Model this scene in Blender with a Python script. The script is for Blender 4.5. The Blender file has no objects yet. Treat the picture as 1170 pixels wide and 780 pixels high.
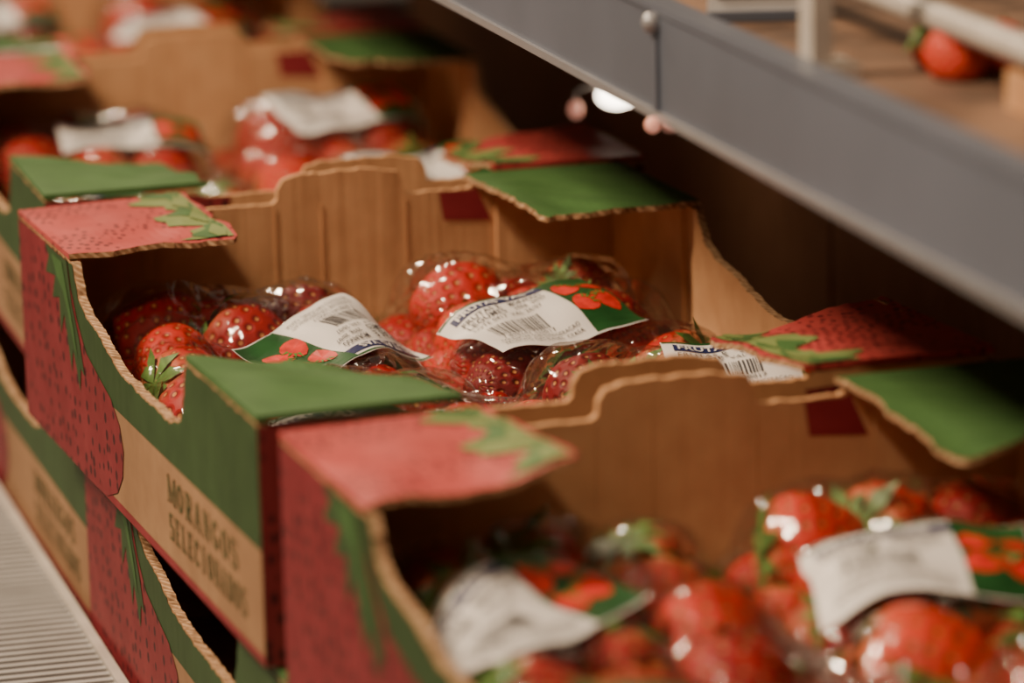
import bpy, bmesh, math, random
from mathutils import Vector, Matrix, noise
import numpy as np
W,D,H=.317,.466,.10
TH=.004
SC=bpy.context.scene
COL=SC.collection

# ---------------------------------------------------------------- materials
def newmat(name):
    m=bpy.data.materials.new(name); m.use_nodes=True
    nt=m.node_tree; b=nt.nodes['Principled BSDF']
    return m,nt,b
def N(nt,t,**k):
    n=nt.nodes.new(t)
    for a,v in k.items(): setattr(n,a,v)
    return n
def L(nt,a,b): nt.links.new(a,b)
def ramp(nt,fac,stops):
    r=N(nt,'ShaderNodeValToRGB'); e=r.color_ramp.elements
    e[0].position,e[0].color=stops[0][0],stops[0][1]
    e[1].position,e[1].color=stops[1][0],stops[1][1]
    for p,c in stops[2:]:
        x=e.new(p); x.color=c
    L(nt,fac,r.inputs[0]); return r
def c4(c): return (c[0],c[1],c[2],1)
def paper(name,c1,c2,scale=60,rough=.75,corr=0.0,seeds=None,spec=.3,bump=.15):
    m,nt,b=newmat(name)
    tc=N(nt,'ShaderNodeTexCoord')
    no=N(nt,'ShaderNodeTexNoise'); no.inputs['Scale'].default_value=scale; no.inputs['Detail'].default_value=6
    L(nt,tc.outputs['Object'],no.inputs['Vector'])
    r=ramp(nt,no.outputs['Fac'],[(.3,c4(c1)),(.7,c4(c2))])
    col=r.outputs[0]
    big=N(nt,'ShaderNodeTexNoise'); big.inputs['Scale'].default_value=9; big.inputs['Detail'].default_value=3
    L(nt,tc.outputs['Object'],big.inputs['Vector'])
    rb=ramp(nt,big.outputs['Fac'],[(.35,(.80,.78,.76,1)),(.65,(1,1,1,1))])
    mx=N(nt,'ShaderNodeMix',data_type='RGBA',blend_type='MULTIPLY'); mx.inputs[0].default_value=1
    L(nt,col,mx.inputs[6]); L(nt,rb.outputs[0],mx.inputs[7]); col=mx.outputs[2]
    if seeds:
        mp=N(nt,'ShaderNodeMapping'); mp.inputs['Scale'].default_value=(seeds[1],seeds[1]*.6,seeds[1]*.6); mp.inputs['Rotation'].default_value=(.1,.05,.5)
        L(nt,tc.outputs['Object'],mp.inputs['Vector'])
        vo=N(nt,'ShaderNodeTexVoronoi'); vo.inputs['Scale'].default_value=1; vo.inputs['Randomness'].default_value=.5
        L(nt,mp.outputs[0],vo.inputs['Vector'])
        rs=ramp(nt,vo.outputs['Distance'],[(.26,(1,1,1,1)),(.36,(0,0,0,1))])
        m2=N(nt,'ShaderNodeMix',data_type='RGBA'); L(nt,rs.outputs[0],m2.inputs[0]); L(nt,col,m2.inputs[6])
        m2.inputs[7].default_value=c4(seeds[0]); col=m2.outputs[2]
    L(nt,col,b.inputs['Base Color'])
    b.inputs['Roughness'].default_value=rough
    b.inputs['Specular IOR Level'].default_value=spec
    bp=N(nt,'ShaderNodeBump'); bp.inputs['Strength'].default_value=bump; bp.inputs['Distance'].default_value=.001
    L(nt,no.outputs['Fac'],bp.inputs['Height']); last=bp
    if corr:
        sx=N(nt,'ShaderNodeSeparateXYZ'); L(nt,tc.outputs['Object'],sx.inputs[0])
        ad=N(nt,'ShaderNodeMath',operation='ADD'); L(nt,sx.outputs[0],ad.inputs[0]); L(nt,sx.outputs[1],ad.inputs[1])
        cb=N(nt,'ShaderNodeCombineXYZ'); L(nt,ad.outputs[0],cb.inputs[0])
        zz=N(nt,'ShaderNodeMath',operation='MULTIPLY'); zz.inputs[1].default_value=.03; L(nt,sx.outputs[2],zz.inputs[0]); L(nt,zz.outputs[0],cb.inputs[1])
        n2=N(nt,'ShaderNodeTexNoise'); n2.inputs['Scale'].default_value=95; n2.inputs['Detail'].default_value=2; L(nt,cb.outputs[0],n2.inputs['Vector'])
        b2=N(nt,'ShaderNodeBump'); b2.inputs['Strength'].default_value=corr; b2.inputs['Distance'].default_value=.0022
        L(nt,n2.outputs['Fac'],b2.inputs['Height']); L(nt,bp.outputs[0],b2.inputs['Normal']); last=b2
    L(nt,last.outputs[0],b.inputs['Normal'])
    return m
M={}
M['card']=paper('cardboard_kraft',(.52,.275,.135),(.62,.35,.18),corr=.45)
M['green']=paper('print_green',(.055,.130,.040),(.072,.165,.050),rough=.6,corr=.2)
M['dgreen']=paper('print_dark_green',(.034,.068,.024),(.046,.090,.032),rough=.6,corr=.1)
M['leaf']=paper('print_leaf_green',(.17,.23,.07),(.22,.28,.10),rough=.6)
M['red']=paper('print_red',(.47,.058,.058),(.55,.085,.08),rough=.42,seeds=((.15,.018,.022),230),spec=.5)
M['dred']=paper('print_dark_red',(.19,.018,.026),(.25,.032,.040),rough=.55,seeds=((.055,.009,.012),200))
M['pred']=paper('print_plain_red',(.22,.018,.026),(.28,.032,.04),rough=.55)
M['bandk']=paper('print_band_kraft',(.31,.175,.095),(.38,.22,.12),corr=.1)
M['ink']=paper('print_olive_ink',(.065,.075,.027),(.08,.09,.036),rough=.7)
M['carton']=paper('carton_brown',(.44,.22,.12),(.52,.27,.15),corr=.2)
def edge_mat():
    m,nt,b=newmat('cardboard_cut_edge')
    tc=N(nt,'ShaderNodeTexCoord'); sx=N(nt,'ShaderNodeSeparateXYZ'); L(nt,tc.outputs['Object'],sx.inputs[0])
    ad=N(nt,'ShaderNodeMath',operation='ADD'); L(nt,sx.outputs[0],ad.inputs[0]); L(nt,sx.outputs[1],ad.inputs[1])
    ad2=N(nt,'ShaderNodeMath',operation='ADD'); L(nt,ad.outputs[0],ad2.inputs[0]); L(nt,sx.outputs[2],ad2.inputs[1])
    mu=N(nt,'ShaderNodeMath',operation='MULTIPLY'); L(nt,ad2.outputs[0],mu.inputs[0]); mu.inputs[1].default_value=2*math.pi/.0045
    si=N(nt,'ShaderNodeMath',operation='SINE'); L(nt,mu.outputs[0],si.inputs[0])
    r=ramp(nt,si.outputs[0],[(.0,(.36,.20,.10,1)),(.6,(.60,.39,.23,1))])
    no=N(nt,'ShaderNodeTexNoise'); no.inputs['Scale'].default_value=260; L(nt,tc.outputs['Object'],no.inputs['Vector'])
    r2=ramp(nt,no.outputs['Fac'],[(.35,(.55,.5,.45,1)),(.6,(1,1,1,1))])
    mx=N(nt,'ShaderNodeMix',data_type='RGBA',blend_type='MULTIPLY'); mx.inputs[0].default_value=1
    L(nt,r.outputs[0],mx.inputs[6]); L(nt,r2.outputs[0],mx.inputs[7])
    L(nt,mx.outputs[2],b.inputs['Base Color']); b.inputs['Roughness'].default_value=.9
    return m
M['edge']=edge_mat()
def simple(name,c,rough=.5,metal=0,emis=None,noisy=.12,scale=40,spec=.5):
    m,nt,b=newmat(name)
    tc=N(nt,'ShaderNodeTexCoord'); no=N(nt,'ShaderNodeTexNoise'); no.inputs['Scale'].default_value=scale; no.inputs['Detail'].default_value=4
    L(nt,tc.outputs['Object'],no.inputs['Vector'])
    r=ramp(nt,no.outputs['Fac'],[(.3,c4([x*(1-noisy) for x in c])),(.7,c4([min(1,x*(1+noisy)) for x in c]))])
    L(nt,r.outputs[0],b.inputs['Base Color']); b.inputs['Roughness'].default_value=rough; b.inputs['Metallic'].default_value=metal
    b.inputs['Specular IOR Level'].default_value=spec
    if emis:
        b.inputs['Emission Color'].default_value=c4(emis[0]); b.inputs['Emission Strength'].default_value=emis[1]
    return m
M['steel']=simple('painted_grey_steel',(.105,.12,.16),.40,noisy=.15,scale=7)
M['steel_edge']=simple('highlit_steel_edge',(.32,.32,.35),.3,.4,noisy=.05)  # highlight along the rail's lower edge put in as a lighter steel colour
M['white']=simple('white_plastic',(.45,.41,.37),.4)
M['grille']=simple('grey_grille_plastic',(.36,.35,.35),.45)
M['dark']=simple('dark_liner',(.035,.022,.016),.8)
M['shelfwood']=simple('beige_shelf_liner',(.17,.10,.065),.6,scale=18,noisy=.6)
M['floor']=simple('tile_floor',(.25,.22,.19),.4,scale=4)
M['lw']=simple('label_white',(.76,.73,.71),.45,noisy=.03)
M['lg']=simple('label_green',(.015,.075,.02),.4,noisy=.3)
M['lk']=simple('label_black_ink',(.05,.05,.06),.5)
M['lb']=simple('label_blue_ink',(.015,.02,.09),.5)
M['lr']=simple('label_berry_red',(.60,.03,.02),.4,noisy=.35,scale=150)
M['ll']=simple('label_leaf',(.07,.20,.04),.4)
M['chrome']=simple('dull_wire',(.20,.18,.17),.4,1)
M['pink']=simple('pink_knob_glint',(.7,.3,.2),.3,emis=((1,.42,.30),.5))  # weak emission stands in for pinkish glints on small knobs
M['glow']=simple('added_glow',(1,.9,.8),.5,emis=((1,.84,.66),12))  # emission stands in for the blurred bright highlight below the rail
M['bulbg']=simple('calyx_leaf',(.10,.20,.045),.5,noisy=.5,scale=120)
def berry_mat():
    m,nt,b=newmat('strawberry_skin')
    uv=N(nt,'ShaderNodeUVMap'); 
    at=N(nt,'ShaderNodeAttribute'); at.attribute_name='tint'
    mp=N(nt,'ShaderNodeMapping'); mp.inputs['Scale'].default_value=(18,12,1); L(nt,uv.outputs[0],mp.inputs['Vector'])
    vo=N(nt,'ShaderNodeTexVoronoi',voronoi_dimensions='2D'); vo.inputs['Scale'].default_value=1; vo.inputs['Randomness'].default_value=.35
    L(nt,mp.outputs[0],vo.inputs['Vector'])
    seed=ramp(nt,vo.outputs['Distance'],[(.12,(1,1,1,1)),(.18,(0,0,0,1))])
    dim=ramp(nt,vo.outputs['Distance'],[(.05,(0,0,0,1)),(.42,(1,1,1,1))])
    skin=ramp(nt,at.outputs['Fac'],[(0,(.17,.003,.006,1)),(1,(.68,.045,.014,1)),(.5,(.40,.008,.008,1))])
    dk=ramp(nt,vo.outputs['Distance'],[(.18,(.45,.25,.28,1)),(.34,(1,1,1,1))])
    mm=N(nt,'ShaderNodeMix',data_type='RGBA',blend_type='MULTIPLY'); mm.inputs[0].default_value=1; L(nt,skin.outputs[0],mm.inputs[6]); L(nt,dk.outputs[0],mm.inputs[7])
    su=N(nt,'ShaderNodeSeparateXYZ'); L(nt,uv.outputs[0],su.inputs[0])
    sh=ramp(nt,su.outputs[1],[(.06,(1,1,1,1)),(.32,(0,0,0,1))])
    mt=N(nt,'ShaderNodeMath',operation='MULTIPLY'); L(nt,sh.outputs[0],mt.inputs[0]); L(nt,at.outputs['Fac'],mt.inputs[1])
    m1=N(nt,'ShaderNodeMix',data_type='RGBA'); L(nt,mt.outputs[0],m1.inputs[0]); L(nt,mm.outputs[2],m1.inputs[6]); m1.inputs[7].default_value=(.70,.40,.17,1)
    m2=N(nt,'ShaderNodeMix',data_type='RGBA'); L(nt,seed.outputs[0],m2.inputs[0]); L(nt,m1.outputs[2],m2.inputs[6]); m2.inputs[7].default_value=(.52,.21,.07,1)
    L(nt,m2.outputs[2],b.inputs['Base Color'])
    b.inputs['Roughness'].default_value=.52
    b.inputs['Specular IOR Level'].default_value=.28
    bp=N(nt,'ShaderNodeBump'); bp.inputs['Strength'].default_value=.65; bp.inputs['Distance'].default_value=.0012
    L(nt,dim.outputs[0],bp.inputs['Height']); L(nt,bp.outputs[0],b.inputs['Normal'])
    return m
M['berry']=berry_mat()
def film_mat(name,haze,bs,rough,k):
    m,nt,b=newmat(name); nt.nodes.remove(b)
    out=nt.nodes['Material Output']
    tc=N(nt,'ShaderNodeTexCoord')
    mp=N(nt,'ShaderNodeMapping'); mp.inputs['Scale'].default_value=(1,.30,1); mp.inputs['Rotation'].default_value=(0,0,.6); L(nt,tc.outputs['Object'],mp.inputs['Vector'])
    no=N(nt,'ShaderNodeTexNoise'); no.inputs['Scale'].default_value=48; no.inputs['Detail'].default_value=1.0; no.inputs['Distortion'].default_value=1.6
    L(nt,mp.outputs[0],no.inputs['Vector'])
    bp=N(nt,'ShaderNodeBump'); bp.inputs['Strength'].default_value=bs; bp.inputs['Distance'].default_value=.008
    L(nt,no.outputs['Fac'],bp.inputs['Height'])
    gl=N(nt,'ShaderNodeBsdfGlossy'); gl.inputs['Roughness'].default_value=rough; gl.inputs['Color'].default_value=(.9,.9,.9,1); L(nt,bp.outputs[0],gl.inputs['Normal'])
    tr=N(nt,'ShaderNodeBsdfTransparent'); tr.inputs['Color'].default_value=(.98,.98,.97,1)
    df=N(nt,'ShaderNodeBsdfDiffuse'); df.inputs['Color'].default_value=(.7,.68,.66,1)
    m0=N(nt,'ShaderNodeMixShader'); m0.inputs[0].default_value=haze; L(nt,tr.outputs[0],m0.inputs[1]); L(nt,df.outputs[0],m0.inputs[2])
    fr=N(nt,'ShaderNodeFresnel'); fr.inputs['IOR'].default_value=1.5; L(nt,bp.outputs[0],fr.inputs['Normal'])
    mu=N(nt,'ShaderNodeMath',operation='MULTIPLY'); mu.inputs[1].default_value=k; L(nt,fr.outputs[0],mu.inputs[0])
    mi=N(nt,'ShaderNodeMath',operation='MINIMUM'); mi.inputs[1].default_value=.45; L(nt,mu.outputs[0],mi.inputs[0])
    ms=N(nt,'ShaderNodeMixShader'); L(nt,mi.outputs[0],ms.inputs[0]); L(nt,m0.outputs[0],ms.inputs[1]); L(nt,gl.outputs[0],ms.inputs[2])
    L(nt,ms.outputs[0],out.inputs['Surface'])
    return m
M['film']=film_mat('clear_film',.006,.6,.095,1.0)
M['tray']=film_mat('clear_tray_plastic',.04,.15,.08,1.5)

# ---------------------------------------------------------------- helpers
def mkobj(name,verts,faces,mats,fmi=None,parent=None,smooth=False,loc=None):
    me=bpy.data.meshes.new(name); me.from_pydata([tuple(v) for v in verts],[],faces)
    for m in mats: me.materials.append(m)
    if fmi is not None:
        me.polygons.foreach_set('material_index',fmi)
    if smooth: me.polygons.foreach_set('use_smooth',[True]*len(me.polygons))
    me.update()
    o=bpy.data.objects.new(name,me); COL.objects.link(o)
    if parent: o.parent=parent
    if loc: o.location=loc
    return o
def empty(name,loc=(0,0,0),rz=0,rx=0,ry=0):
    e=bpy.data.objects.new(name,None); COL.objects.link(e); e.empty_display_size=.03
    e.location=loc; e.rotation_euler=(rx,ry,rz); return e
class Acc:
    def __init__(s): s.v=[];s.f=[];s.m=[];s.mats=[]
    def mi(s,m):
        if m not in s.mats: s.mats.append(m)
        return s.mats.index(m)
    def add(s,verts,faces,mat):
        o=len(s.v); s.v+= [tuple(v) for v in verts]; k=s.mi(mat)
        for f in faces: s.f.append([i+o for i in f]); s.m.append(k)
    def box(s,x0,x1,y0,y1,z0,z1,mat):
        v=[(x,y,z) for z in(z0,z1) for y in(y0,y1) for x in(x0,x1)]
        s.add(v,[(0,2,3,1),(4,5,7,6),(0,1,5,4),(2,6,7,3),(0,4,6,2),(1,3,7,5)],mat)
    def prism(s,prof,fn,th,mat,edge):
        n=len(prof)
        v=[fn(a,b,0) for a,b in prof]+[fn(a,b,th) for a,b in prof]
        s.add(v,[list(range(n)),list(range(2*n-1,n-1,-1))],mat)
        s.add(v,[(i,(i+1)%n,n+(i+1)%n,n+i) for i in range(n)],edge)
    def poly(s,prof,fn,mat):
        s.add([fn(a,b) for a,b in prof],[list(range(len(prof)))],mat)
    def build(s,name,parent=None,smooth=False):
        return mkobj(name,s.v,s.f,s.mats,s.m,parent,smooth)
def rough_line(pts,step=.004,j=.0004,rnd=random):
    out=[]
    for i in range(len(pts)-1):
        a,b=pts[i],pts[i+1]; n=max(1,int(math.dist(a,b)/step))
        for k in range(n):
            t=k/n; out.append((a[0]+(b[0]-a[0])*t+rnd.uniform(-j,j)*(k>0),a[1]+(b[1]-a[1])*t+rnd.uniform(-j,j)*(k>0)))
    out.append(pts[-1]); return out
TXT={}
def text_mesh(s,bold=.0,sp=1.0):
    key=(s,bold,sp)
    if key in TXT: return TXT[key]
    cu=bpy.data.curves.new('txt','FONT'); cu.body=s; cu.offset=bold; cu.resolution_u=3; cu.space_character=sp
    o=bpy.data.objects.new('txt',cu); COL.objects.link(o)
    dg=bpy.context.evaluated_depsgraph_get(); dg.update()
    me=bpy.data.meshes.new_from_object(o.evaluated_get(dg))
    v=np.array([list(x.co) for x in me.vertices]); f=[list(p.vertices) for p in me.polygons]
    v=v[:,:2]-v[:,:2].min(0); v=v/v.max(0)
    bpy.data.objects.remove(o); TXT[key]=(v,f); return TXT[key]
def R4(x0,y0,x1,y1): return [(x0,y0),(x1,y0),(x1,y1),(x0,y1)]
t_=.24
def diag(x0,y0,x1,y1,w=t_): return [(x0,y0),(x0+w,y0),(x1+w,y1),(x1,y1)]
def ringO(c=False):
    out=[];K=20
    for k in range(K):
        a0=2*math.pi*k/K;a1=2*math.pi*(k+1)/K
        if c and (math.cos((a0+a1)/2)>.72): continue
        out.append([(.5+.5*math.cos(a0),.5+.5*math.sin(a0)),(.5+.5*math.cos(a1),.5+.5*math.sin(a1)),(.5+.26*math.cos(a1),.5+.38*math.sin(a1)),(.5+.26*math.cos(a0),.5+.38*math.sin(a0))])
    return out
def letter(ch):
    S=.08; s=t_
    ft=lambda x:[R4(x-.10,0,x+s+.10,S)]; hd=lambda x:[R4(x-.10,1-S,x+s+.10,1)]
    if ch=='O': return ringO()
    if ch=='C': return ringO(True)+[R4(.80,.62,.90,.88)]
    if ch=='G': return ringO(True)+[R4(.72,.10,.95,.45),R4(.55,.38,1.0,.46)]
    if ch=='I': return [R4(.37,0,.61,1)]+ft(.37)+hd(.37)
    if ch=='L': return [R4(.1,0,.34,1),R4(0,0,.92,.09),R4(.83,0,.92,.33)]+hd(.1)
    if ch=='E': return [R4(.1,0,.34,1),R4(0,0,.9,.09),R4(0,.91,.9,1),R4(.3,.46,.66,.54),R4(.81,0,.9,.27),R4(.81,.73,.9,1)]
    if ch=='N': return [R4(.08,0,.19,1),R4(.81,0,.92,1),diag(.08,1,.70,0,.22)]+[R4(0,0,.30,S),R4(.70,1-S,1,1),R4(0,1-S,.2,1)]
    if ch=='M': return [R4(-.06,0,.05,1),R4(.88,0,1.10,1),diag(-.06,1,.40,.05,.18),diag(.42,.05,.90,1,.10)]+[R4(-.12,0,.14,S),R4(.80,0,1.18,S),R4(-.1,1-S,.1,1),R4(.9,1-S,1.18,1)]
    if ch=='A': return [diag(.02,0,.42,1,.11),diag(.70,0,.40,1,.24),R4(.2,.28,.75,.36),R4(-.05,0,.26,S),R4(.62,0,1.05,S)]
    if ch=='R': return [R4(.1,0,.34,1),R4(.3,.91,.75,1),R4(.3,.45,.75,.53),R4(.66,.50,.90,.95),diag(.72,0,.42,.5,.24),R4(.64,0,1.03,S)]+ft(.1)+[R4(0,1-S,.4,1)]
    if ch=='D': return [R4(.1,0,.34,1),R4(.3,.91,.74,1),R4(.3,0,.74,.09),R4(.72,.06,.97,.94),R4(0,0,.4,S),R4(0,1-S,.4,1)]
    if ch=='S': return [R4(.1,.91,.85,1),R4(.04,.58,.28,.96),R4(.1,.47,.85,.58),R4(.68,.05,.93,.50),R4(.1,0,.85,.09),R4(.03,0,.12,.3),R4(.83,.7,.92,1)]
    return []
def block_text(s):
    n=len(s); out=[]
    for i,ch in enumerate(s):
        for q in letter(ch): out.append([((i+.09+.72*x)/n,y) for x,y in q])
    return out

# ---------------------------------------------------------------- crate
def crate(name,loc,rz,seed,flat=False):
    rnd=random.Random(seed)
    E=empty(name,loc,rz)
    A=Acc()
    side_top=[(0,H),(.118,H),(.123,.086),(.131,.072),(.150,.067),(.235,.067),(.262,.070),(.292,.077),(.318,.080),(.333,.086),(.342,H),(D,H)]
    side_top=rough_line(side_top,.003,.0009,rnd)
    side=[(D,0),(0,0)]+side_top
    A.prism(side,lambda a,b,d:(d,a,b),TH,M['card'],M['edge'])
    A.prism(side,lambda a,b,d:(W-d,a,b),TH,M['card'],M['edge'])
    hx=.131+rnd.uniform(-.003,.003)
    zw=H-.0035
    et=[(TH,H-.002),(.078,H-.002),(.082,zw),(hx-.003,zw),(hx-.0005,zw+.002),(hx,H+.004),(hx+.003,H+.0085),(hx+.010,H+.0105),(hx+.046,H+.0112),(hx+.056,H+.0095),(hx+.0635,H+.0085),(hx+.066,H+.004),(hx+.067,zw+.001),(hx+.07,zw),(W-.085,zw),(W-.080,H-.001),(W-TH,H-.001)]
    et=rough_line(et,.003,.0005,rnd)
    en=[(W-TH,0),(TH,0)]+et
    A.prism(en,lambda a,b,d:(a,d,b),TH,M['card'],M['card'])
    A.prism(en,lambda a,b,d:(a,D-d,b),TH,M['card'],M['card'])
    for q in (hx-.002,hx+.0225,hx+.067):
        for y0,y1 in((D-TH-.0005,D-TH),(TH,TH+.0005)):
            A.box(q-.0003,q+.0003,y0,y1,.02,zw-.002,M['card'])
    A.box(TH,W-TH,TH,D-TH,.0005,TH,M['card'])
    for sx in(0,1):
        for sy in(0,1):
            x=lambda q:q if sx==0 else W-q
            y=lambda q:q if sy==0 else D-q
            pts=[(TH,.110),(TH+.003,.110),(TH+.003,TH+.003),(.07,TH+.003),(.07,TH),(TH,TH)]
            v=[(x(a),y(b),.004) for a,b in pts]+[(x(a),y(b),H-.0015) for a,b in pts]
            n=len(pts)
            A.add(v,[list(range(n)),list(range(2*n-1,n-1,-1))],M['edge'])
            A.add(v,[(i,(i+1)%n,n+(i+1)%n,n+i) for i in range(n)],M['card'])
    A.build('walls',E)
    P=Acc()
    f1=lambda a,b:(-.0004,a,b); f2=lambda a,b:(-.0007,a,b); f3=lambda a,b:(-.0010,a,b)
    P.poly([(D,.048),(0,.048)]+[(a,b-.0006) for a,b in side_top],f1,M['dgreen'])
    P.poly([(0,.004),(0,.048),(D,.048),(D,.004)],lambda a,b:(-.0003,a,b),M['bandk'])
    P.poly([(0,.0),(0,.004),(D,.004),(D,.0)],f1,M['pred'])
    berry=[(D,.0995),(.352,.0995),(.347,.088),(.335,.074),(.318,.062),(.292,.056),(.268,.051),(.252,.042),(.246,.031),(.25,.018),(.262,.008),(.285,.001),(.31,.0),(D,0)]
    P.poly(berry,f2,M['dred'])
    leaf=[(.40,.0993),(.352,.0993),(.344,.080),(.331,.066),(.322,.050),(.330,.052),(.333,.040),(.339,.050),(.346,.058),(.350,.046),(.356,.060),(.362,.072),(.372,.060),(.372,.078),(.388,.075),(.380,.087),(.402,.085),(.393,.094)]
    P.poly(leaf,f3,M['dgreen'])
    leaf2=[(.385,.097),(.362,.097),(.352,.083),(.341,.068),(.335,.055),(.345,.064),(.352,.074),(.362,.083),(.375,.088)]
    P.poly(leaf2,lambda a,b:(-.0013,a,b),M['green'])
    for s,y0,z0,w,h in(('MORANGOS',.160,.0295,.124,.0125),('SELECIONADOS',.160,.0130,.136,.0120)):
        for q in block_text(s): P.poly([(y0-a*w,z0+b*h) for a,b in q],lambda a,b:(-.0007,a,b),M['ink'])
    g1=lambda a,b:(a,-.0004,b)
    P.poly([(0,0),(.085,0),(.092,.03),(.085,.06),(.096,zw-.0005),(.083,zw-.0005),(.078,H-.0025),(0,H-.001)],g1,M['dred'])
    P.poly([(W-.02,0),(W,0),(W,.097),(W-.085,.092),(W-.06,.05)],g1,M['dred'])
    for sy in(0,1):
        yy=D-TH-.0004 if sy else TH+.0004
        P.poly([(W-.100,zw-.0006),(W-.084,zw-.0006),(W-.080,H-.003),(W-.072,.079),(W-.098,.081)],lambda a,b:(a,yy,b),M['pred'])
        P.poly([(.078,.0945),(.098,zw-.0006),(.096,.086),(.078,.084)],lambda a,b:(a,yy,b),M['pred'])
    P.build('print_art',E)
    fx,fy=.084,.120
    j=lambda a:rnd.uniform(-a,a)
    if flat: s1=s2=.002
    else: s1,s2=.014,.015
    flaps={
     'flap_near_left':('green',0,0,(0,.001,-s1+j(.002),0)),
     'flap_near_right':('red',1,0,(-.001,-.001,-s2+j(.002),-.003)),
     'flap_far_left':('red',0,1,(0,.002,.004+j(.003),.000)),
     'flap_far_right':('green',1,1,(0,0,-.001+j(.003),0))}
    for nm,(c,sx,sy,dz) in flaps.items():
        F=Acc(); nx,ny=20,22
        am=.0 if flat else .0028
        def fp(s,t,o=0,sx=sx,sy=sy,dz=dz):
            xx=-.0005+s*fx; yy=-.0005+t*fy
            z=(1-s)*(1-t)*dz[0]+s*(1-t)*dz[1]+s*t*dz[2]+(1-s)*t*dz[3]
            k=(max(0,s*t))**.5
            z+=am*k*2*noise.noise(Vector((s*2.6+seed*3+sx,t*2.6+sy*5,seed)))
            cr=abs(s*.8+t*.5-.85-.1*math.sin(seed))
            z+=am*.35*k*max(0,1-cr/.12)
            return (xx if sx==0 else W-xx, yy if sy==0 else D-yy, H+.0008+z+o)
        rr=random.Random(seed*7+sx+2*sy)
        jit={}
        for a in range(nx+1):
            for b in range(ny+1):
                s,t=a/nx,b/ny
                if a==nx: s+=rr.uniform(-.013,.013)+.012*math.sin(b*.7+seed)
                if b==ny: t+=rr.uniform(-.009,.009)+.008*math.sin(a*.8+seed*2)
                if a==nx and b==ny: s-=.02; t-=.012
                jit[a,b]=(s,t)
        top=[fp(*jit[a,b],o=.0026) for b in range(ny+1) for a in range(nx+1)]
        bot=[fp(*jit[a,b],o=0) for b in range(ny+1) for a in range(nx+1)]
        n=len(top); I=lambda a,b:b*(nx+1)+a
        F.add(top,[(I(a,b),I(a+1,b),I(a+1,b+1),I(a,b+1)) for b in range(ny) for a in range(nx)],M[c])
        F.add(bot,[(I(a,b),I(a,b+1),I(a+1,b+1),I(a+1,b)) for b in range(ny) for a in range(nx)],M['card'])
        loop=[I(a,0) for a in range(nx)]+[I(nx,b) for b in range(ny)]+[I(a,ny) for a in range(nx,0,-1)]+[I(0,b) for b in range(ny,0,-1)]
        k=len(loop)
        def is_fold(i):
            a=loop[i]%(nx+1); b=loop[i]//(nx+1); a2=loop[(i+1)%k]%(nx+1); b2=loop[(i+1)%k]//(nx+1)
            return (a==0 and a2==0) or (b==0 and b2==0)
        F.add(top+bot,[(loop[i],loop[(i+1)%k],n+loop[(i+1)%k],n+loop[i]) for i in range(k) if is_fold(i)],M[c])
        F.add(top+bot,[(loop[i],loop[(i+1)%k],n+loop[(i+1)%k],n+loop[i]) for i in range(k) if not is_fold(i)],M['edge'])
        if c=='red':
            def strip(lo,hi,mat,o):
                K=60; v=[]; Q=6
                for i in range(K+1):
                    t=.01+.96*i/K
                    a,b=lo(t),hi(t)
                    v+= [fp(a+(b-a)*q/Q,t,o) for q in range(Q+1)]
                F.add(v,[((Q+1)*i+q,(Q+1)*i+q+1,(Q+1)*(i+1)+q+1,(Q+1)*(i+1)+q) for i in range(K) for q in range(Q)],mat)
            tri=lambda t,f,p:abs(((t*f+p)%1)*2-1)
            strip(lambda t:min(.95,.58+.22*tri(t,2.3,.2)+.10*tri(t,6,.5)),lambda t:.965,M['leaf'],.0032)
            strip(lambda t:min(.955,.72+.20*tri(t,2.3,.4)+.06*tri(t,7,.1)),lambda t:.958-.05*tri(t,4,.3),M['green'],.0035)
            strip(lambda t:.84+.08*tri(t,3.1,.7),lambda t:.90+.04*tri(t,3.1,.2),M['leaf'],.0038)
        F.build(nm,E)
    return E

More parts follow.
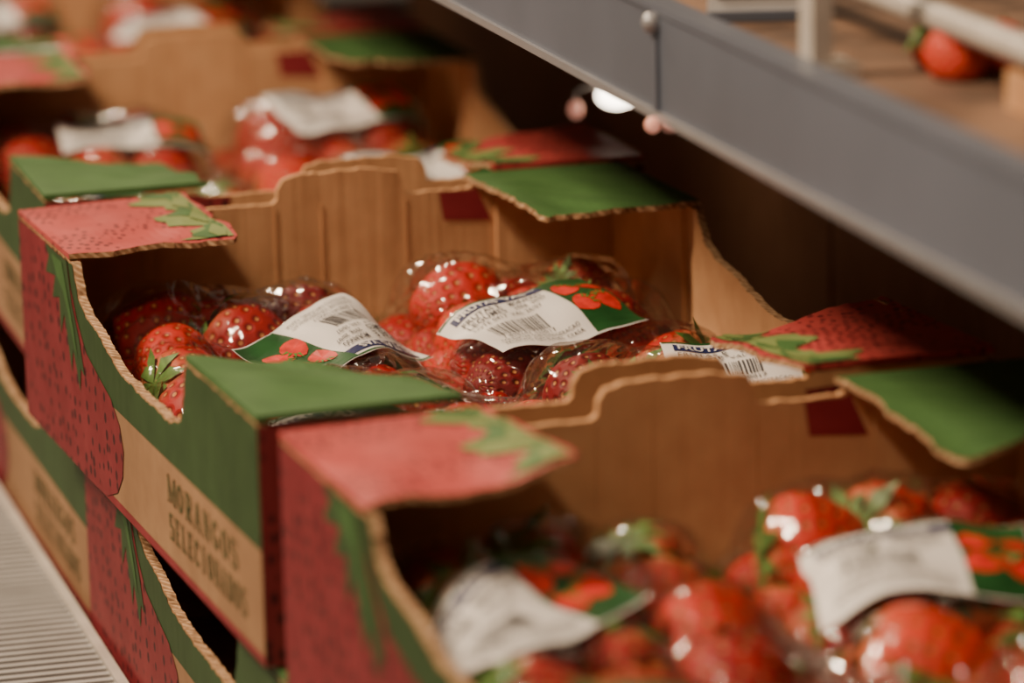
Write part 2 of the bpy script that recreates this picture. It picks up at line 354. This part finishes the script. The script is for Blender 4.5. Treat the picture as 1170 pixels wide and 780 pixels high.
# ---------------------------------------------------------------- strawberries
def berry_mesh(berries,rnd,nu=24,nv=15,green=False):
    V=[];F=[];mi=[];UV=[];tint=[]
    for bi,(bx,by,bz,r) in enumerate(berries):
        elong=rnd.uniform(1.0,1.28); taper=rnd.uniform(.14,.32); tn=min(1,max(0,rnd.gauss(.58 if green else .42,.25)))
        tilt=rnd.choice([1,1,1,-1])*(rnd.uniform(.35,1.7) if green else rnd.uniform(.8,2.1)); az=rnd.uniform(0,6.28)
        R=Matrix.Rotation(az,3,'Z')@Matrix.Rotation(tilt,3,'X')
        sq=rnd.uniform(.88,1.05); o=len(V)
        for j in range(nv+1):
            ph=math.pi*j/nv
            for i in range(nu+1):
                th=2*math.pi*i/nu
                z=math.cos(ph); rad=math.sin(ph)*(1+taper*z)
                if z>.8: z=.8+(z-.8)*.3
                lump=1+.06*noise.noise(Vector((math.cos(th)*2+bi,math.sin(th)*2,z*2)))
                p=R@Vector((rad*math.cos(th)*lump,rad*math.sin(th)*sq*lump,z*elong))*r
                V.append((bx+p.x,by+p.y,max(.006,bz+p.z))); tint.append(tn)
        for j in range(nv):
            for i in range(nu):
                a=o+j*(nu+1)+i
                F.append((a,a+nu+1,a+nu+2,a+1)); mi.append(0)
                UV+=[(i/nu,j/nv),(i/nu,(j+1)/nv),((i+1)/nu,(j+1)/nv),((i+1)/nu,j/nv)]
        nl=9; o=len(V); top=.86*elong
        c=R@Vector((0,0,top+.04))*r; V.append((bx+c.x,by+c.y,bz+c.z)); tint.append(.5)
        for k in range(nl):
            a=k*2*math.pi/nl+rnd.uniform(-.15,.15); ln=rnd.uniform(.7,1.1) if green else rnd.uniform(.6,.95); wd=.30
            pts=[(.3,a-wd,top+.05),(.3,a+wd,top+.05),(ln*.7,a-wd*.8,top-.02+rnd.uniform(0,.1)),(ln*.7,a+wd*.8,top-.02+rnd.uniform(0,.1)),(ln*1.05,a,top-.25+rnd.uniform(0,.3))]
            q=len(V)
            for rr_,aa,zz in pts:
                p=R@Vector((rr_*math.cos(aa),rr_*math.sin(aa),zz))*r; V.append((bx+p.x,by+p.y,bz+p.z)); tint.append(.5)
            for f in((o,q,q+1),(q,q+2,q+3,q+1),(q+2,q+4,q+3)):
                F.append(f); mi.append(1); UV+=[(0,0)]*len(f)
    me=bpy.data.meshes.new('berries'); me.from_pydata(V,[],F)
    me.materials.append(M['berry']); me.materials.append(M['bulbg'])
    me.polygons.foreach_set('material_index',mi); me.polygons.foreach_set('use_smooth',[True]*len(F))
    u=me.uv_layers.new(name='UVMap'); u.data.foreach_set('uv',[x for p in UV for x in p])
    at=me.attributes.new('tint','FLOAT','POINT'); at.data.foreach_set('value',tint)
    me.update(); return me
HX,HY=.070,.098
SL=.13
def rr_map(a,b,hx,hy):
    k=math.sqrt(1-.14*a*a*b*b); return a*hx*k,b*hy*k
def make_variant(seed,lang,lpos,green=False):
    rnd=random.Random(seed)
    berries=[]
    for iy in range(5):
        for ix in range(4):
            y=(-.076+iy*.038)+rnd.uniform(-.003,.003)
            berries.append([(-.0505+ix*.0337)+rnd.uniform(-.002,.002),y,.021+.04*y,rnd.uniform(.0165,.0185)])
    for iy in range(4):
        for ix in range(3):
            y=(-.060+iy*.0395)+rnd.uniform(-.006,.006)
            if green: berries.append([(-.038+ix*.038)+rnd.uniform(-.006,.006),y,.0345+SL*y+rnd.uniform(-.003,.003),rnd.uniform(.0205,.0255)])
            else: berries.append([(-.036+ix*.036)+rnd.uniform(-.006,.006),y,.0365+SL*y+rnd.uniform(-.003,.003),rnd.uniform(.019,.0245)])
    me=berry_mesh(berries,rnd,green=green)
    gx,gy=64,88; RIM=.037
    ex,ey=HX+.003,HY+.003
    xs=np.zeros((gy+1,gx+1)); ys=xs.copy()
    for j in range(gy+1):
        for i in range(gx+1):
            xs[j,i],ys[j,i]=rr_map(i/gx*2-1,j/gy*2-1,ex,ey)
    Hf=np.full(xs.shape,RIM)
    for bx,by,bz,r in berries:
        R_=r*1.12
        d2=(xs-bx)**2+(ys-by)**2
        h=bz+np.sqrt(np.maximum(0,R_*R_-d2))
        Hf=np.where(d2<R_*R_,np.maximum(Hf,h),Hf)
    def blur(h,n):
        for _ in range(n):
            p=np.pad(h,1,mode='edge'); h=(p[:-2,1:-1]+p[2:,1:-1]+p[1:-1,:-2]+p[1:-1,2:]+p[1:-1,1:-1]*2)/6
        return h
    def maxf(h,n):
        for _ in range(n):
            p=np.pad(h,1,mode='edge'); h=np.max([p[:-2,1:-1],p[2:,1:-1],p[1:-1,:-2],p[1:-1,2:],p[1:-1,1:-1]],axis=0)
        return h
    film=blur(maxf(Hf,4),8)+.0005
    lab=blur(maxf(Hf,5),22)+.0004
    lab=lab+.09*np.clip(ys-lpos[1]+.028,0,.056)
    e=np.minimum(1,np.minimum(np.minimum(np.arange(gx+1),gx-np.arange(gx+1))[None,:]/5.,np.minimum(np.arange(gy+1),gy-np.arange(gy+1))[:,None]/5.))
    e=e*(2-e)
    film=RIM-.003+(film-RIM+.003)*e
    ca,sa=math.cos(lang),math.sin(lang)
    lw,lh=.087,.053
    lx=(xs-lpos[0])*ca+(ys-lpos[1])*sa; ly=-(xs-lpos[0])*sa+(ys-lpos[1])*ca
    inside=np.clip(1.25-np.maximum(abs(lx)/(lw/2),abs(ly)/(lh/2)),0,.25)*4
    film=film*(1-inside)+(lab-.0007)*inside
    for j in range(gy+1):
        for i in range(gx+1):
            x,y=xs[j,i],ys[j,i]
            w=noise.noise(Vector((x*60+y*25+seed,y*30-x*10,seed)))*.0030+noise.noise(Vector((x*120,y*70,seed+5)))*.0010
            film[j,i]+=abs(w)*(1-inside[j,i])*e[j,i]
    v=[(xs[j,i],ys[j,i],film[j,i]) for j in range(gy+1) for i in range(gx+1)]
    I=lambda a,b:b*(gx+1)+a
    f=[(I(i,j),I(i+1,j),I(i+1,j+1),I(i,j+1)) for j in range(gy) for i in range(gx)]
    loop=[I(i,0) for i in range(gx)]+[I(gx,j) for j in range(gy)]+[I(i,gy) for i in range(gx,0,-1)]+[I(0,j) for j in range(gy,0,-1)]
    o=len(v)
    for k in loop:
        x,y,z=v[k]; v.append((x*.985,y*.99,.022))
    n=len(loop); f+=[(loop[k],loop[(k+1)%n],o+(k+1)%n,o+k) for k in range(n)]
    mf=bpy.data.meshes.new('film'); mf.from_pydata(v,[],f); mf.materials.append(M['film']); mf.polygons.foreach_set('use_smooth',[True]*len(f)); mf.update()
    v=[];f=[];K=72
    rings=[(.0,.80,.0015),(.86,.86,.0015),(.92,.92,.010),(.965,.965,.030),(.985,.985,.036),(1.025,1.02,.037),(1.035,1.03,.034)]
    for (s,s2,z) in rings:
        for k in range(K):
            a=2*math.pi*k/K; c,s_=math.cos(a),math.sin(a)
            q=5.; rad=1/((abs(c)**q+abs(s_)**q)**(1/q))
            rib=1+.006*math.sin(a*36)*(z>.005 and z<.033)
            v.append((c*rad*HX*s*rib,s_*rad*HY*s*rib,z))
    for r_ in range(len(rings)-1):
        for k in range(K):
            f.append((r_*K+k,r_*K+(k+1)%K,(r_+1)*K+(k+1)%K,(r_+1)*K+k))
    mt=bpy.data.meshes.new('tray'); mt.from_pydata(v,[],f); mt.materials.append(M['tray']); mt.polygons.foreach_set('use_smooth',[True]*len(f)); mt.update()
    def samp(x,y):
        fi=(x/ex+1)/2*gx; fj=(y/ey+1)/2*gy
        fi=min(max(fi,0),gx-1.001); fj=min(max(fj,0),gy-1.001); i,j=int(fi),int(fj); a,b=fi-i,fj-j
        return lab[j,i]*(1-a)*(1-b)+lab[j,i+1]*a*(1-b)+lab[j+1,i]*(1-a)*b+lab[j+1,i+1]*a*b
    def lp(u,v_,o=0):
        uu,vv=u-lw/2,v_-lh/2
        x=lpos[0]+uu*ca-vv*sa; y=lpos[1]+uu*sa+vv*ca
        return (x,y,samp(x,y)+.0009+o+.0006*noise.noise(Vector((u*70+seed,v_*50,0))))
    Lb=Acc()
    def patch(u0,v0,u1,v1,mat,o,nu=24,nv=12):
        vs=[lp(u0+(u1-u0)*i/nu,v0+(v1-v0)*j/nv,o) for j in range(nv+1) for i in range(nu+1)]
        Lb.add(vs,[(j*(nu+1)+i,j*(nu+1)+i+1,(j+1)*(nu+1)+i+1,(j+1)*(nu+1)+i) for j in range(nv) for i in range(nu)],mat)
    patch(0,0,lw,lh,M['lw'],0,40,24)
    patch(.057,0.001,lw-.0005,lh-.001,M['lg'],.0003)
    patch(0.005,.0435,.057,.0490,M['lb'],.0003,10,2)
    patch(0.0005,.0510,lw-.0005,lh-.0005,M['lg'],.00025,20,2)
    def berryshape(cx,cy,r,rot,mat,o):
        prof=[(1.15,0),(.95,.35),(.55,.72),(.05,.92),(-.45,.88),(-.8,.55),(-.86,0),(-.8,-.55),(-.45,-.88),(.05,-.92),(.55,-.72),(.95,-.35)]
        vs=[lp(cx,cy,o)]
        for px,py in prof:
            px*=r;py*=r
            vs.append(lp(min(lw-.0008,cx+px*math.cos(rot)-py*math.sin(rot)),min(lh-.001,max(.001,cy+px*math.sin(rot)+py*math.cos(rot))),o))
        k=len(prof); Lb.add(vs,[(0,1+q,1+(q+1)%k) for q in range(k)],mat)
        for da in(-.7,-.25,.25,.7):
            a=rot+math.pi+da
            b0=(cx+.55*r*math.cos(a-.22),cy+.55*r*math.sin(a-.22)); b1=(cx+.55*r*math.cos(a+.22),cy+.55*r*math.sin(a+.22)); b2=(cx+1.2*r*math.cos(a),cy+1.2*r*math.sin(a))
            Lb.add([lp(min(lw-.0008,p[0]),min(lh-.001,max(.001,p[1])),o+.0002) for p in(b0,b1,b2)],[(0,1,2)],M['ll'])
    for cx,cy,r,rot in((.0645,.036,.0075,-2.2),(.0790,.037,.0064,-1.0),(.0645,.0195,.0073,-2.6),(.0775,.021,.0078,-1.3)):
        berryshape(cx,cy,r,rot,M['lr'],.0006)
    def txt(s,u,v_,w,h,mat,bold=.01):
        a,ff=text_mesh(s,bold,1.05); Lb.add([lp(u+p[0]*w,v_+p[1]*h,.0007) for p in a],ff,mat)
    txt('FRUTAS',.007,.0443,.024,.0038,M['lw'],.02); txt('VAS',.034,.0443,.014,.0038,M['lw'],.02)
    txt('FRUTAS E',.006,.0380,.022,.0034,M['lk'],.010)
    txt('LEGUMES',.006,.0335,.022,.0034,M['lk'],.010)
    txt('MORANGO',.033,.0380,.0190,.0034,M['lk'],.010)
    txt('250g  20/07',.033,.0335,.0190,.003,M['lk'],.01)
    txt('LOTE 0417  VAL 26/07',.006,.0295,.040,.0024,M['lk'],.0)
    rb=random.Random(3); u=.010
    while u<.040:
        w=rb.choice([.0003,.0003,.0006,.0009]); patch(u,.0155,u+w,.0265,M['lk'],.0005,1,4); u+=w+rb.choice([.0006,.0006,.001])
    txt('7 898243 520017',.010,.0118,.031,.0024,M['lk'],.0)
    txt('CONSERVAR SOB REFRIGERACAO',.006,.0078,.046,.0022,M['lk'],.0)
    txt('PRODUTO NACIONAL  CEASA',.006,.0042,.046,.0022,M['lk'],.0)
    ml=Lb.build('label'); meL=ml.data; bpy.data.objects.remove(ml)
    return me,mf,mt,meL
R_=math.radians
VAR=[make_variant(11,R_(32),(-.033,-.018),True),
     make_variant(23,R_(-12),(-.020,-.020),True),
     make_variant(37,R_(216),(.027,-.032)),
     make_variant(48,R_(20),(-.015,-.036)),
     make_variant(59,R_(-4),(.020,.0)),
     make_variant(61,R_(14),(.010,.035)),
     make_variant(75,R_(-10),(.036,.015))]
def punnet(var,loc,rz=0,rx=0,ry=0):
    E=empty('strawberry_punnet',loc,rz,rx,ry)
    for nm,me in zip(('berries','film','tray','label'),VAR[var]):
        o=bpy.data.objects.new(nm,me); COL.objects.link(o); o.parent=E
    return E
def fill(cl,rz,items):
    c,s=math.cos(rz),math.sin(rz)
    for var,x,y,r in items:
        punnet(var,(cl[0]+x*c-y*s,cl[1]+x*s+y*c,cl[2]+TH+.001),rz+r)

A0=((.0018,-.0287-D,.0015),0.)
B0=((0,0,.0015),0.)
C0=((.0204,.5016,.0015),-.0527)
D0=((.052,1.003,.0015),-.05)
crate('strawberry_crate',*A0,1); crate('strawberry_crate',*B0,2); crate('strawberry_crate',*C0,3); crate('strawberry_crate',*D0,4)
fill(A0[0],0,[(0,.083,.342,.01),(1,.230,.344,-.01),(2,.083,.120,0),(3,.232,.120,.0)])
fill(B0[0],0,[(2,.086,.330,.02),(3,.232,.330,-.02),(1,.083,.115,0),(6,.233,.122,.0)])
fill(C0[0],C0[1],[(4,.085,.350,.01),(5,.232,.350,.0),(0,.083,.125,.0),(5,.233,.130,.0)])
fill(D0[0],D0[1],[(5,.083,.34,0),(3,.232,.34,.0),(5,.083,.125,0),(3,.232,.125,math.pi)])
zl=-H-.0035
crate('strawberry_crate',(.002,-.53,zl),-.02,5,True)
crate('strawberry_crate',(.004,-.045,zl),-.03,6,True)
crate('strawberry_crate',(.022,.44,zl),-.035,7,True)
crate('strawberry_crate',(.045,.925,zl),-.04,8,True)

# ---------------------------------------------------------------- display case
SH=-.041
base=empty('refrigerated_display_shelf',(0,0,0),SH)
a=Acc(); zt=zl-.001
a.box(-.20,.80,-1.3,2.6,zt-.02,zt,M['dark'])
a.box(-.22,-.20,-1.3,2.6,zt-.12,zt+.01,M['steel'])
a.box(.80,.815,-1.3,2.6,zt-.02,.9,M['dark'])
a.build('deck',base)
g=Acc()
gz=zt+.0005
y=-.9
g.box(-.008,-.003,-.9,2.2,gz,gz+.010,M['white'])
g.box(-.190,-.184,-.9,2.2,gz,gz+.010,M['white'])
while y<2.2:
    g.box(-.184,-.008,y,y+.0045,gz+.002,gz+.008,M['grille']); y+=.0095
g.build('air_grille',base)
def tube(name,pts,r,mat,parent=None,cyc=False):
    cu=bpy.data.curves.new(name,'CURVE'); cu.dimensions='3D'; cu.bevel_depth=r; cu.bevel_resolution=4; cu.materials.append(mat)
    s=cu.splines.new('POLY'); s.points.add(len(pts)-1)
    for p,q in zip(s.points,pts): p.co=(*q,1)
    s.use_cyclic_u=cyc
    o=bpy.data.objects.new(name,cu); COL.objects.link(o)
    if parent:o.parent=parent
    return o
def sphere_acc(acc,c,r,mat,sz=1,n=16):
    v=[];f=[]
    for j in range(n//2+1):
        for i in range(n):
            ph=math.pi*j/(n//2); th=2*math.pi*i/n
            v.append((c[0]+r*math.sin(ph)*math.cos(th),c[1]+r*math.sin(ph)*math.sin(th),c[2]+r*sz*math.cos(ph)))
    for j in range(n//2):
        for i in range(n): f.append((j*n+i,j*n+(i+1)%n,(j+1)*n+(i+1)%n,(j+1)*n+i))
    acc.add(v,f,mat)
sh=empty('upper_shelf',(.1835,0,0),-.0537)
u=Acc(); z1=.205
u.box(0,.004,-1.2,2.6,z1,z1+.043,M['steel'])
u.box(-.002,.012,-1.2,2.6,z1-.002,z1+.0015,M['steel_edge'])
u.box(-.001,.012,-1.2,2.6,z1+.042,z1+.045,M['steel'])
u.box(.012,.58,-1.2,2.6,z1+.030,z1+.038,M['shelfwood'])
u.box(.56,.58,-1.2,2.6,z1+.038,z1+.7,M['dark'])
for yy in(-.75,-.117,.5,1.1):
    u.box(.012,.020,yy,yy+.015,z1+.038,z1+.12,M['white'])
    u.box(.010,.030,yy-.004,yy+.019,z1+.038,z1+.043,M['white'])
u.build('shelf_panel',sh)
tube('wire_rail',[(.0586,-1.1,.265),(.0586,2.2,.265)],.0055,M['white'],sh)
wp=Acc()
for yy in(-.7,.22,1.0): wp.box(.055,.062,yy,yy+.007,z1+.038,.262,M['white'])
wp.build('wire_rail_posts',sh)
cy=.044
ck=Acc(); sphere_acc(ck,(-.003,cy-.002,z1-.004),.0034,M['pink']); sphere_acc(ck,(-.002,cy,z1+.038),.0045,M['steel_edge']); ck.box(-.0015,0,cy-.003,cy+.003,z1,z1+.038,M['steel']); ck.build('rail_clip',sh,False)
lm=empty('added_glow_spot',(.391,.68,.102))  # added fixture: glowing balls on a stem stand in for blurred highlights
a=Acc()
sphere_acc(a,(0,0,0),.0115,M['glow'],.62); 
sphere_acc(a,(-.0235,.004,-.007),.0040,M['pink'],1.3); sphere_acc(a,(.027,-.014,-.0155),.0042,M['pink'],1.1)
a.build('glow_balls',lm,True)
tube('stem',[(0,0,.005),(0,0,.133)],.002,M['chrome'],lm)
tube('arm_a',[(0,0,.012),(-.0235,.004,.004),(-.0235,.004,-.003)],.0012,M['chrome'],lm)
tube('arm_b',[(0,0,.012),(.027,-.014,.004),(.027,-.014,-.012)],.0012,M['chrome'],lm)
rnd=random.Random(9)
zs=z1+.0385
bm_=berry_mesh([(0,0,.0125,.012),(.022,.010,.012,.011),(.006,.026,.012,.011)],rnd)
o=bpy.data.objects.new('loose_strawberries',bm_); COL.objects.link(o); o.location=(.238,-.140,zs-.0055)
kt=empty('cardboard_tray',(.2114,-.4706,zs),-.0537); a=Acc()
a.box(0,.09,0,.26,0,.003,M['card']); a.box(0,.003,0,.26,.003,.014,M['card']); a.box(.087,.09,0,.26,.003,.014,M['card']); a.box(.003,.087,.257,.26,.003,.014,M['card']); a.box(.003,.087,0,.003,.003,.014,M['card'])
a.build('tray_body',kt)
pt=empty('price_tag',(.205,.035,zs),-.3); a=Acc(); a.box(0,.045,0,.002,.004,.020,M['lw']); a.box(0,.045,-.004,.010,0,.004,M['steel']); a.box(.004,.041,-.0006,0,.009,.012,M['lk']); a.build('tag_body',pt)
for k,(yy,hh) in enumerate(((-.42,.17),(.075,.265),(.575,.265),(1.075,.265))):
    E=empty('cardboard_carton',(.425+.027*k,yy,zl),-.05)
    a=Acc(); ww,dd=.17,.49
    a.box(0,ww,0,.004,0,hh,M['carton']); a.box(0,ww,dd-.004,dd,0,hh,M['carton'])
    a.box(0,.004,.004,dd-.004,0,hh,M['carton']); a.box(ww-.004,ww,.004,dd-.004,0,hh,M['carton'])
    a.box(.004,ww-.004,.004,dd-.004,hh-.006,hh-.003,M['carton']); a.box(.004,ww-.004,dd*.49,dd*.51,hh-.003,hh-.002,M['edge'])
    a.box(.004,ww-.004,.004,dd-.004,0,.004,M['carton'])
    a.build('carton_body',E)
mkobj('floor',[(-4,-4,-1.0),(4,-4,-1.0),(4,6,-1.0),(-4,6,-1.0)],[(0,1,2,3)],[M['floor']])
cab=Acc(); cab.box(-.22,.80,-1.3,2.6,-1.0,zt-.12,M['steel']); cab.build('cabinet_base',base)

# ---------------------------------------------------------------- lights
def area(name,loc,target,size,energy,col):
    l=bpy.data.lights.new(name,'AREA'); l.shape='RECTANGLE'; l.size,l.size_y=size; l.energy=energy; l.color=col
    o=bpy.data.objects.new(name,l); COL.objects.link(o); o.location=loc
    o.rotation_euler=(Vector(target)-Vector(loc)).to_track_quat('-Z','Y').to_euler(); return o
area('ceiling_light_main',(-1.13,.24,1.70),(.12,.2,0),(.10,.45),70,(1,.77,.53))
area('ceiling_light_front',(-1.0,-1.5,1.7),(.1,0,0),(.16,.16),17,(1,.78,.55))
area('ceiling_light_far',(-.2,2.2,1.6),(.1,.9,0),(.25,.15),26,(1,.77,.53))
w=bpy.data.worlds.new('World'); SC.world=w; w.use_nodes=True
w.node_tree.nodes['Background'].inputs[0].default_value=(1,.71,.49,1); w.node_tree.nodes['Background'].inputs[1].default_value=.17

# ---------------------------------------------------------------- camera
yaw,pit,roll,f=.3106,.2228,-.0229,4788.86
F=Vector((math.sin(yaw)*math.cos(pit),math.cos(yaw)*math.cos(pit),-math.sin(pit)))
R=Vector((math.cos(yaw),-math.sin(yaw),0)); U=R.cross(F)
R2=R*math.cos(roll)+U*math.sin(roll); U2=-R*math.sin(roll)+U*math.cos(roll)
cam=bpy.data.cameras.new('camera'); co=bpy.data.objects.new('camera',cam); COL.objects.link(co)
mw=Matrix(((R2.x,U2.x,-F.x,-.3945),(R2.y,U2.y,-F.y,-1.5602),(R2.z,U2.z,-F.z,.4966),(0,0,0,1)))
co.matrix_world=mw
cam.sensor_width=36; cam.lens=f/1170*36; cam.clip_start=.05
cam.dof.use_dof=True; cam.dof.focus_distance=1.92; cam.dof.aperture_fstop=5.2
SC.camera=co
